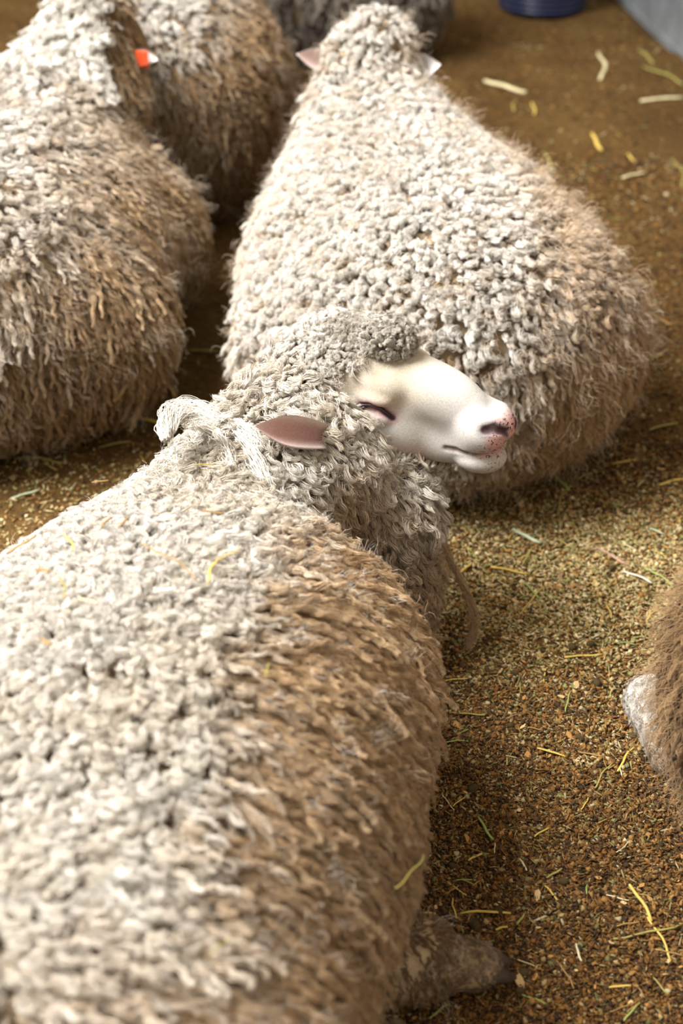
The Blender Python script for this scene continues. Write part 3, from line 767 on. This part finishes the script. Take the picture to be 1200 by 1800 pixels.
def sheep_right():
    base = np.array([.92, 1.47, 0]); rt = empty('sheep', base)
    tag(rt, 'dirty dark brown sheep with one white folded leg showing, lying across the open bedding', 'sheep')
    S = Sdf(); torso(S, 0, 0, math.radians(-84), .95, .92, 1.02)
    S.cap((-.36, .12, .09), (-.465, .125, .085), .05, .038, k=.03)
    S.cap((-.465, .125, .08), (-.45, .06, .04), .034, .028, k=.02)
    S.cap((.36, 0, .36), (.52, .03, .5), .15, .11, k=.08); head_prims(S, (.56, .03, .55), math.radians(-80), -.2)
    V, Q = grid(S, (-.58, -.42, -.03), (.92, .42, .75), .014)
    col = body_skin(V, (.22, .14, .075)); kn = (V[:, 0] < -.425) & (V[:, 2] < .14) & (V[:, 1] > .075)
    kc = np.array((.75, .71, .66))*(.75+.4*vnoise(V, 60, 3))[:, None]; col = np.where(kn[:, None], kc, col)
    finish_body(rt, V, Q, col=col)
    def w(P): return np.where(P[:, 2] < .015, 0, 1.)*np.where((P[:, 0] < -.44) & (P[:, 2] < .14) & (P[:, 1] > -.01), 0, 1.)*np.where(P[:, 0] > 0, .3, 1.)
    fleecy(rt, S, V, Q, 9500, 71, (TAN*1.15, BROWN*1.0, BROWN*.45), .72, w, topcut=(.45, .85), fly=1500, mottled=.3, kinds=(5, 5, 1))
    r = np.random.default_rng(72)
    P = sample(V, Q, 900, lambda P: ((P[:, 0] < -.43) & (P[:, 2] < .14) & (P[:, 1] > -.02)).astype(float), r); G = S.grad(P)
    place_locks('knee_hair', rt, P, G, np.array((-.3, -.7, -.6))[None]+0*P, np.full(len(P), 4), r.uniform(.008, .014, len(P)), lerp(np.tile(np.array((.22, .15, .09)), (len(P), 1)), np.array((.72, .69, .64))[None], sstep(.055, .085, P[:, 1]))*r.uniform(.7, 1.05, len(P))[:, None], np.tile(CREAM, (len(P), 1)), r, .3)
    for sg in (-1, 1): make_ear(rt, (.55, .03+sg*.07, .54), (.52, .03+sg*.16, .55), (-.8, 0, .5), .05, .5)
sheep_middle(); sheep_left(); sheep_back(); sheep_far(); sheep_right()

# ================================================================== bucket and trough at the back
def lathe(prof, n=40):
    V = [(r*math.cos(2*math.pi*j/n), r*math.sin(2*math.pi*j/n), z) for r, z in prof for j in range(n)]
    Fc = [(i*n+j, i*n+(j+1) % n, (i+1)*n+(j+1) % n, (i+1)*n+j) for i in range(len(prof)-1) for j in range(n)]
    return V, Fc
def bucket():
    p = gz(960, 34, 0); rt = empty('bucket', (p[0], p[1]+.17, 0)); tag(rt, 'dark blue ribbed plastic bucket standing on the bedding', 'bucket')
    pr = [(0, .0), (.165, .0)]
    for k in range(7):
        z = .012+k*.022; pr += [(.172+k*.002, z), (.178+k*.002, z+.005), (.178+k*.002, z+.012), (.172+k*.002, z+.017)]
    pr += [(.195, .28), (.2, .30), (.215, .30), (.215, .32), (.2, .325), (.192, .30), (.165, .02), (0, .02)]
    V, Fc = lathe(pr); m = plain('blue_plastic', (.008, .014, .05), .35, .5, .2, 30)
    link('shell', mesh('shell', V, Fc, m), rt)
    g = np.linspace(0, math.pi, 17); V, Fc = tube([(.2*math.cos(a), .05-.2*math.sin(a)*.6, .31+.03*math.sin(a)) for a in g], .005, 8)
    link('handle', mesh('handle', V, Fc, plain('galvanised_wire', (.45, .46, .47), .35, .5, .1, metallic=1)), rt)
bucket()
def box(c, h, rotz=0):
    V = [(sx*h[0], sy*h[1], sz*h[2]) for sx in (-1, 1) for sy in (-1, 1) for sz in (-1, 1)]
    q = np.array(V); cs, sn = math.cos(rotz), math.sin(rotz)
    q = np.stack([q[:, 0]*cs-q[:, 1]*sn, q[:, 0]*sn+q[:, 1]*cs, q[:, 2]], -1)+np.array(c)
    return q, [(0, 1, 3, 2), (4, 6, 7, 5), (0, 4, 5, 1), (2, 3, 7, 6), (0, 2, 6, 4), (1, 5, 7, 3)]
def trough():
    a, b = gz(1100, 18, 0), gz(1200, 116, 0); d = (b-a)/np.linalg.norm(b-a); rt = empty('feed_trough', (a+b)/2); rt.rotation_euler[2] = math.atan2(d[1], d[0])
    tag(rt, 'long low galvanised metal feed trough with a pale rolled rim', 'trough')
    m = plain('galvanised_sheet', (.33, .37, .40), .42, .5, .25, 9, metallic=.55); m2 = plain('worn_rim', (.62, .64, .66), .4, .5, .15, 20, metallic=.4)
    Lh = 1.5; W = .34; Hh = .25
    for nm, c, h in (('side_panel', (0, .008, Hh/2), (Lh, .004, Hh/2)), ('side_panel', (0, W, Hh/2), (Lh, .004, Hh/2)), ('end_panel', (-Lh, W/2, Hh/2), (.004, W/2, Hh/2)), ('end_panel', (Lh, W/2, Hh/2), (.004, W/2, Hh/2)), ('bottom_panel', (0, W/2, .03), (Lh, W/2, .004))):
        V, Fc = box(c, h); link(nm, mesh(nm, V, Fc, m, False), rt)
    for y in (.004, W):
        V, Fc = tube([(-Lh, y, Hh), (0, y, Hh), (Lh, y, Hh)], .013, 10); link('rim', mesh('rim', V, Fc, m2), rt)
trough()

# ================================================================== bedding: chips, grains, straw
def bedding():
    r = np.random.default_rng(5)
    def region(n, x0, x1, y0, y1): return np.stack([r.uniform(x0, x1, n), r.uniform(y0, y1, n)], -1)
    parts = [region(66000, -.0, .75, .95, 2.5), region(36000, .02, .55, .9, 1.75), region(9000, -.9, .0, 1.6, 2.6), region(5000, .35, 1.0, 2.3, 3.3), region(9000, .1, 1.3, 2.5, 4.2), region(9000, -1.3, 1.6, 3.4, 6.6), region(4000, -1.5, 1.6, .3, 3.4)]
    XY = np.concatenate(parts); n = len(XY)
    far = sstep(2.3, 4.5, XY[:, 1])
    kind = r.choice(4, n, p=[.30, .30, .32, .08])                     # grain, flake, splinter, crumb
    L = np.choose(kind, [r.uniform(.0018, .0036, n), r.uniform(.0022, .0052, n), r.uniform(.004, .0095, n), r.uniform(.002, .0045, n)])*(1+.7*far)
    W = np.choose(kind, [L*r.uniform(.35, .6, n), L*r.uniform(.4, .8, n), L*r.uniform(.08, .16, n), L*r.uniform(.7, .95, n)])
    T = np.choose(kind, [W*.85, L*.14, W*.8, W*.8])
    # elongated octahedra with a blunt waist: 8 vertices, 12 triangles as 6 quads
    U = np.array([(sx*(.62 if sx*sy > 0 else 1), sy*.9, sz*.8) for sx in (-1, 1) for sy in (-1, 1) for sz in (-1, 1)], float)
    Fb = np.array([(0, 1, 3, 2), (4, 6, 7, 5), (0, 4, 5, 1), (2, 3, 7, 6), (0, 2, 6, 4), (1, 5, 7, 3)])
    yaw, pit, rol = r.uniform(0, 6.28, n), r.normal(0, .38, n), r.normal(0, .5, n)
    q = U[None]*np.stack([L, W, T], -1)[:, None]*(1+.18*r.normal(size=(n, 8, 1)))
    c, s = np.cos(rol)[:, None], np.sin(rol)[:, None]; q = np.stack([q[..., 0], c*q[..., 1]-s*q[..., 2], s*q[..., 1]+c*q[..., 2]], -1)
    c, s = np.cos(pit)[:, None], np.sin(pit)[:, None]; q = np.stack([c*q[..., 0]+s*q[..., 2], q[..., 1], -s*q[..., 0]+c*q[..., 2]], -1)
    c, s = np.cos(yaw)[:, None], np.sin(yaw)[:, None]; q = np.stack([c*q[..., 0]-s*q[..., 1], s*q[..., 0]+c*q[..., 1], q[..., 2]], -1)
    z = ground_h(XY[:, 0], XY[:, 1]) + r.uniform(-.001, .004, n)
    q = q + np.concatenate([XY, z[:, None]], -1)[:, None]
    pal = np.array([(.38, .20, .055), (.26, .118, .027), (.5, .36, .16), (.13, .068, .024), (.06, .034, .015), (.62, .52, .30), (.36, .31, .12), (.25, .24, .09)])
    feed = np.maximum(np.exp(-(((XY[:, 0]-.47)/.34)**2+((XY[:, 1]-2.02)/.33)**2)), np.exp(-(((XY[:, 0]+.62)/.4)**2+((XY[:, 1]-2.15)/.33)**2)))   # pale hay crumbs, with the floor's lit patches put into their colour
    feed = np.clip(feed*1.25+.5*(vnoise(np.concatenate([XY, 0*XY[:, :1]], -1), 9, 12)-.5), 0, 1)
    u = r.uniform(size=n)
    ci = np.where(r.uniform(size=n) < feed, r.choice(8, n, p=[.13, .03, .27, .04, .04, .2, .18, .11]), r.choice(8, n, p=[.15, .33, .05, .27, .15, .01, .02, .02])); col = pal[ci]*r.uniform(.75, 1.2, (n, 1))*(.66+.34*feed)[:, None]  # chips dimmed away from the lit patches, shade put into their colour
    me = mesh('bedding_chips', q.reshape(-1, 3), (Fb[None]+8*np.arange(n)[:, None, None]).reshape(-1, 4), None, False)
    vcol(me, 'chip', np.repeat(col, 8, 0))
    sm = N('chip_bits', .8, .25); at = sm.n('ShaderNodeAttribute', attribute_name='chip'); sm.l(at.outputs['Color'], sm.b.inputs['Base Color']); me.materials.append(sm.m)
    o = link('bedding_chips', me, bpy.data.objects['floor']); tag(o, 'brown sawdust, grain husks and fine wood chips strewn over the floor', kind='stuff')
bedding()

SM = {k: plain('straw_'+k, c, .55, .35, .22, 80) for k, c in dict(yellow=(.62, .44, .10), pale=(.66, .58, .34), green=(.30, .36, .10), mint=(.50, .58, .38), brown=(.33, .19, .06), white=(.7, .66, .58), olive=(.30, .26, .07), pink=(.45, .28, .22)).items()}
def straw_mesh(i):
    r = np.random.default_rng(100+i); x = np.linspace(-.5, .5, 7); b = r.uniform(-.05, .05, 2)
    path = np.stack([x, b[0]*np.cos(3.1*x)*1.2+.015*np.sin(9*x+i), .012*np.cos(7*x)], -1)
    V, Fc = tube(path, 1, 6, True)                   # width is set per object, so build a unit ring first
    V = np.array(V); k = 6
    for j in range(7):
        ring = V[j*k:(j+1)*k]-path[j]; ring = ring*(.0, .5*(1-.25*abs(x[j])), .32); V[j*k:(j+1)*k] = ring
    return V, Fc, path
STRAW = []
for i in range(6):
    V, Fc, path = straw_mesh(i)
    STRAW.append((V, Fc, path))
CHIPM = {}
def straw(a, b, wd, mat, label, group, cat='straw', name='straw', lift=.004, var=0):
    """a stalk lying from world point a to b"""
    a, b = np.array(a, float), np.array(b, float); L = np.linalg.norm(b-a); key = (var, mat, round(L/.02), round(wd*2000))
    if key not in CHIPM:
        V, Fc, path = STRAW[var]; W = V*wd; k = 6
        for j in range(7): W[j*k:(j+1)*k] += path[j]*L
        CHIPM[key] = (mesh(name, W, Fc, SM[mat]), L)
    me, L0 = CHIPM[key]
    o = link(name, me); o.location = (a+b)/2+np.array((0, 0, lift)); d = (b-a)/L
    o.rotation_euler = (0, -math.asin(np.clip(d[2], -1, 1)), math.atan2(d[1], d[0])); o.scale = (L/L0, 1, 1)
    return tag(o, label, cat, group)
def on_ground(px, py):
    p = gz(px, py, 0)
    for _ in range(3): p = gz(px, py, float(ground_h(np.array([p[0]]), np.array([p[1]]))[0]))
    return p
def place(p):
    x, y = p[0], p[1]
    if y > 3.3: return 'on the trodden floor before the metal trough'
    if x < -.1: return 'between the red-tagged sheep and the closed-eyed sheep'
    if y > 2.35: return 'beside the right flank of the large white sheep'
    if y > 1.78: return 'on the pale crumbs below the raised muzzle'
    if y > 1.32: return 'between the closed-eyed sheep and the dark brown one'
    if x < .24: return 'near the hind foot of the closed-eyed sheep'
    return 'on dark bedding past the dark brown sheep'
LN = dict(yellow='yellow dry straw', pale='pale straw', green='green hay stem', mint='pale mint hay blade', brown='brown dry stalk', white='whitish hay sliver', olive='olive hay stalk', pink='pinkish hay blade')
def slabel(a, b, wd, mt):
    L = np.linalg.norm(b-a); q = 'long' if L > .05 else 'short' if L < .026 else ('broad' if wd > .0045 else 'thin')
    t = '%s %s %s' % (q, LN[mt], place((a+b)/2)); return t, '%s %s pieces' % (q, LN[mt])+' '+place((a+b)/2)
ST = [(972, 842, 1000, 866, 7, 'green'), (980, 910, 998, 860, 4, 'olive'), (901, 934, 950, 959, 9, 'mint'), (862, 1000, 931, 1014, 6, 'yellow'), (921, 1029, 945, 1056, 4, 'green'), (916, 1082, 954, 1036, 3, 'yellow'),
      (1095, 1009, 1145, 1029, 5, 'white'), (1132, 1003, 1183, 1036, 5, 'green'), (1062, 1029, 1081, 1053, 3, 'olive'), (991, 1159, 1059, 1155, 5, 'yellow'), (894, 1126, 930, 1146, 4, 'brown'), (943, 1320, 993, 1335, 5, 'yellow'),
      (1086, 1361, 1116, 1315, 5, 'yellow'), (1046, 1390, 1075, 1346, 4, 'olive'), (1020, 1428, 1033, 1407, 3, 'yellow'), (840, 1440, 866, 1482, 6, 'green'), (938, 1476, 964, 1461, 4, 'yellow'), (993, 1256, 1002, 1220, 3, 'green'),
      (1158, 857, 1200, 846, 6, 'yellow'), (1014, 847, 1038, 836, 5, 'olive'), (807, 1011, 828, 994, 5, 'yellow'), (1051, 967, 1103, 998, 5, 'pink'), (1141, 933, 1164, 943, 4, 'mint'), (919, 996, 936, 967, 4, 'olive'),
      (1064, 1067, 1074, 1091, 3, 'yellow'), (1136, 1095, 1153, 1077, 5, 'yellow'), (1015, 1326, 1060, 1334, 4, 'brown'), (806, 1258, 855, 1262, 4, 'olive'), (808, 1610, 897, 1611, 6, 'yellow'), (721, 1611, 765, 1611, 5, 'yellow'),
      (1104, 1560, 1145, 1624, 7, 'yellow'), (1136, 1617, 1179, 1697, 5, 'yellow'), (1076, 1654, 1200, 1628, 5, 'olive'), (959, 1548, 987, 1532, 5, 'olive'), (957, 1562, 978, 1588, 4, 'yellow'), (1069, 1741, 1108, 1738, 5, 'yellow'),
      (982, 1700, 1008, 1743, 4, 'brown'), (870, 1640, 891, 1634, 5, 'yellow'), (1012, 1664, 1021, 1695, 5, 'pale'), (907, 1630, 921, 1612, 5, 'olive'), (822, 1518, 847, 1506, 5, 'yellow'), (1150, 1674, 1200, 1686, 4, 'brown'),
      (755, 1796, 788, 1770, 4, 'green'), (1050, 93, 1056, 141, 8, 'pale'), (852, 144, 924, 165, 11, 'pale'), (1041, 237, 1056, 267, 8, 'yellow'), (954, 270, 969, 303, 5, 'olive'), (1125, 180, 1200, 174, 8, 'pale'),
      (933, 183, 939, 204, 5, 'yellow'), (903, 198, 906, 180, 5, 'olive'), (1104, 273, 1113, 285, 5, 'yellow'), (1092, 315, 1134, 306, 6, 'pale'), (1122, 90, 1146, 114, 6, 'olive'), (232, 736, 282, 748, 9, 'yellow'),
      (308, 700, 296, 672, 6, 'yellow'), (28, 808, 110, 818, 6, 'olive'), (60, 795, 100, 830, 5, 'olive'), (20, 880, 70, 865, 5, 'mint'), (180, 790, 230, 780, 5, 'olive'), (330, 620, 385, 622, 6, 'olive'), (1130, 120, 1200, 150, 6, 'olive'),
      (1180, 280, 1200, 330, 5, 'olive'), (1150, 560, 1180, 575, 5, 'brown'), (1130, 640, 1165, 625, 4, 'olive'), (1140, 760, 1190, 748, 5, 'olive'), (1075, 820, 1120, 812, 4, 'yellow')]
for i, (x1, y1, x2, y2, wpx, mt) in enumerate(ST):
    a, b = on_ground(x1, y1), on_ground(x2, y2); d = .5*((a+b)/2-np.array((0, 0, H)))@FW*2
    wd = max(.0016, wpx*d/F*.95); straw(a, b, wd, mt, *slabel(a, b, wd, mt), var=i % 6, lift=.006)
rs = np.random.default_rng(77)
for i in range(190):
    px, py = rs.uniform(700, 1200), rs.uniform(840, 1800) if i < 95 else rs.uniform(20, 800)
    if 130 <= i < 150: px, py = rs.uniform(0, 420), rs.uniform(620, 900)
    if i >= 150: px, py = rs.uniform(800, 1200), rs.uniform(30, 420)
    a = on_ground(px, py); g = rs.uniform(0, 6.28); L = rs.uniform(.014, .04); mt = ('olive', 'brown', 'yellow', 'brown', 'green', 'pale')[rs.integers(6)]
    b = a+L*np.array((math.cos(g), math.sin(g), 0)); b[2] = float(ground_h(b[:1], b[1:2])[0])
    wd = rs.uniform(.0014, .003); straw(a, b, wd, mt, *slabel(a, b, wd, mt), var=i % 6, lift=.005)
# wood chips: flat torn flakes
WM = [plain('wood_chip_'+n_, c, .75, .2, .2, 120) for n_, c in (('pale', (.60, .42, .20)), ('orange', (.45, .23, .07)), ('brown', (.26, .13, .045)))]
WN = ('pale', 'orange', 'brown')
CH = []
for i in range(6):
    r = np.random.default_rng(300+i); k = 7; g = np.sort(r.uniform(0, 6.28, k)); g = np.linspace(0, 6.28, k, endpoint=False)+r.uniform(-.3, .3, k)
    ring = np.stack([np.cos(g)*r.uniform(.75, 1.1, k), np.sin(g)*.55*r.uniform(.75, 1.1, k)], -1)
    V = [(*p, .1+.12*p[0]**2) for p in ring]+[(*p*.95, -.1+.12*p[0]**2) for p in ring]
    Fc = [tuple(range(k)), tuple(range(2*k-1, k-1, -1))]+[(j, j+k, (j+1) % k+k, (j+1) % k) for j in range(k)]
    CH.append([mesh('wood_chip', V, Fc, m, False) for m in WM])
cl = [(914, 1732, 19, 0), (944, 1578, 14, 0), (927, 1330, 12, 1), (822, 1480, 13, 1), (1012, 1208, 11, 0), (1000, 1297, 11, 1), (800, 1278, 10, 1), (940, 1722, 10, 1), (880, 1470, 10, 1), (1045, 1030, 12, 0), (915, 890, 11, 0), (1162, 828, 10, 0), (1010, 1550, 10, 1), (1046, 1030, 9, 0), (905, 1060, 9, 0), (985, 1228, 8, 0)]
for i in range(110): cl.append((rs.uniform(720, 1200), rs.uniform(860, 1800), rs.uniform(5, 8), rs.integers(3)))
for i, (px, py, s_, m) in enumerate(cl):
    p = on_ground(px, py); d = (p-np.array((0, 0, H)))@FW; q = s_*d/F
    o = link('wood_chip', CH[i % 6][m]); o.location = p+np.array((0, 0, .004)); o.scale = (q, q, q); o.rotation_euler = (rs.normal(0, .25), rs.normal(0, .25), rs.uniform(0, 6.28))
    qq = 'big flat' if q > .008 else 'small flat'; tag(o, '%s %s wood chip %s' % (qq, WN[m], place(p)), 'wood chip', '%s %s wood chips %s' % (qq, WN[m], place(p)))
# dung pellets
dm = plain('dung', (.085, .058, .026), .85, .15, .3, 150, .002); DM = []
for i in range(4):
    s_ = Sdf().ell((0, 0, 0), (1, .75, .7), k=.1).ell((.35, .2, .1), (.6, .5, .5), k=.3); g = np.arange(-1.4, 1.5, .28)
    V, Q = s_.mesh(g, g, g, 1); V = V*(1+.15*(vnoise(V, 2.5, 40+i)-.5))[:, None]; DM.append(mesh('dung_pellet', V, Q, dm))
for i in range(26):
    px, py = rs.uniform(760, 1200), rs.uniform(860, 1780)
    if i < 4: px, py = [(1005, 1140), (905, 1185), (1020, 1300), (1160, 965)][i]
    p = on_ground(px, py); q = rs.uniform(.0055, .010)
    o = link('dung_pellet', DM[i % 4]); o.location = p+np.array((0, 0, q*.45)); o.scale = (q, q, q); o.rotation_euler = (rs.normal(0, .3), rs.normal(0, .3), rs.uniform(0, 6.28))
    tag(o, 'dark round dung pellet '+place(p), 'dung pellet', 'dung pellets '+place(p))

# stalks and bits caught in the fleece of the front sheep
FLS = [(250, 1002, 340, 1065, .0014, 'brown'), (357, 1070, 372, 1030, .0022, 'yellow'), (372, 1030, 410, 1010, .0014, 'yellow'), (40, 1015, 88, 985, .0022, 'brown'), (190, 975, 208, 957, .0022, 'brown'), (218, 975, 234, 958, .0024, 'brown'), (150, 1100, 178, 1108, .0018, 'pale'),
       (85, 1048, 105, 1052, .003, 'brown'), (340, 860, 375, 858, .0016, 'olive'), (178, 893, 205, 890, .0014, 'brown'), (92, 1168, 106, 1178, .003, 'brown'), (352, 945, 385, 950, .002, 'brown'), (130, 985, 145, 1015, .0016, 'yellow'), (120, 1060, 128, 1100, .0016, 'olive'), (640, 1560, 690, 1500, .0016, 'olive'), (340, 1715, 370, 1690, .0014, 'olive'), (445, 1225, 450, 1205, .0014, 'olive')]
for i, (x1, y1, x2, y2, wd, mt) in enumerate(FLS):
    a, b = (q_ + .036*SF.grad(q_[None])[0] + BF for q_ in (hit(x1, y1, off=.02), hit(x2, y2, off=.02))); wd *= 1.5
    straw(a, b, wd, mt, 'thin %s dry stalk caught in the fleece of the sheep with closed eyes' % mt, '%s stalks caught in the fleece' % mt, var=i % 6, lift=0)
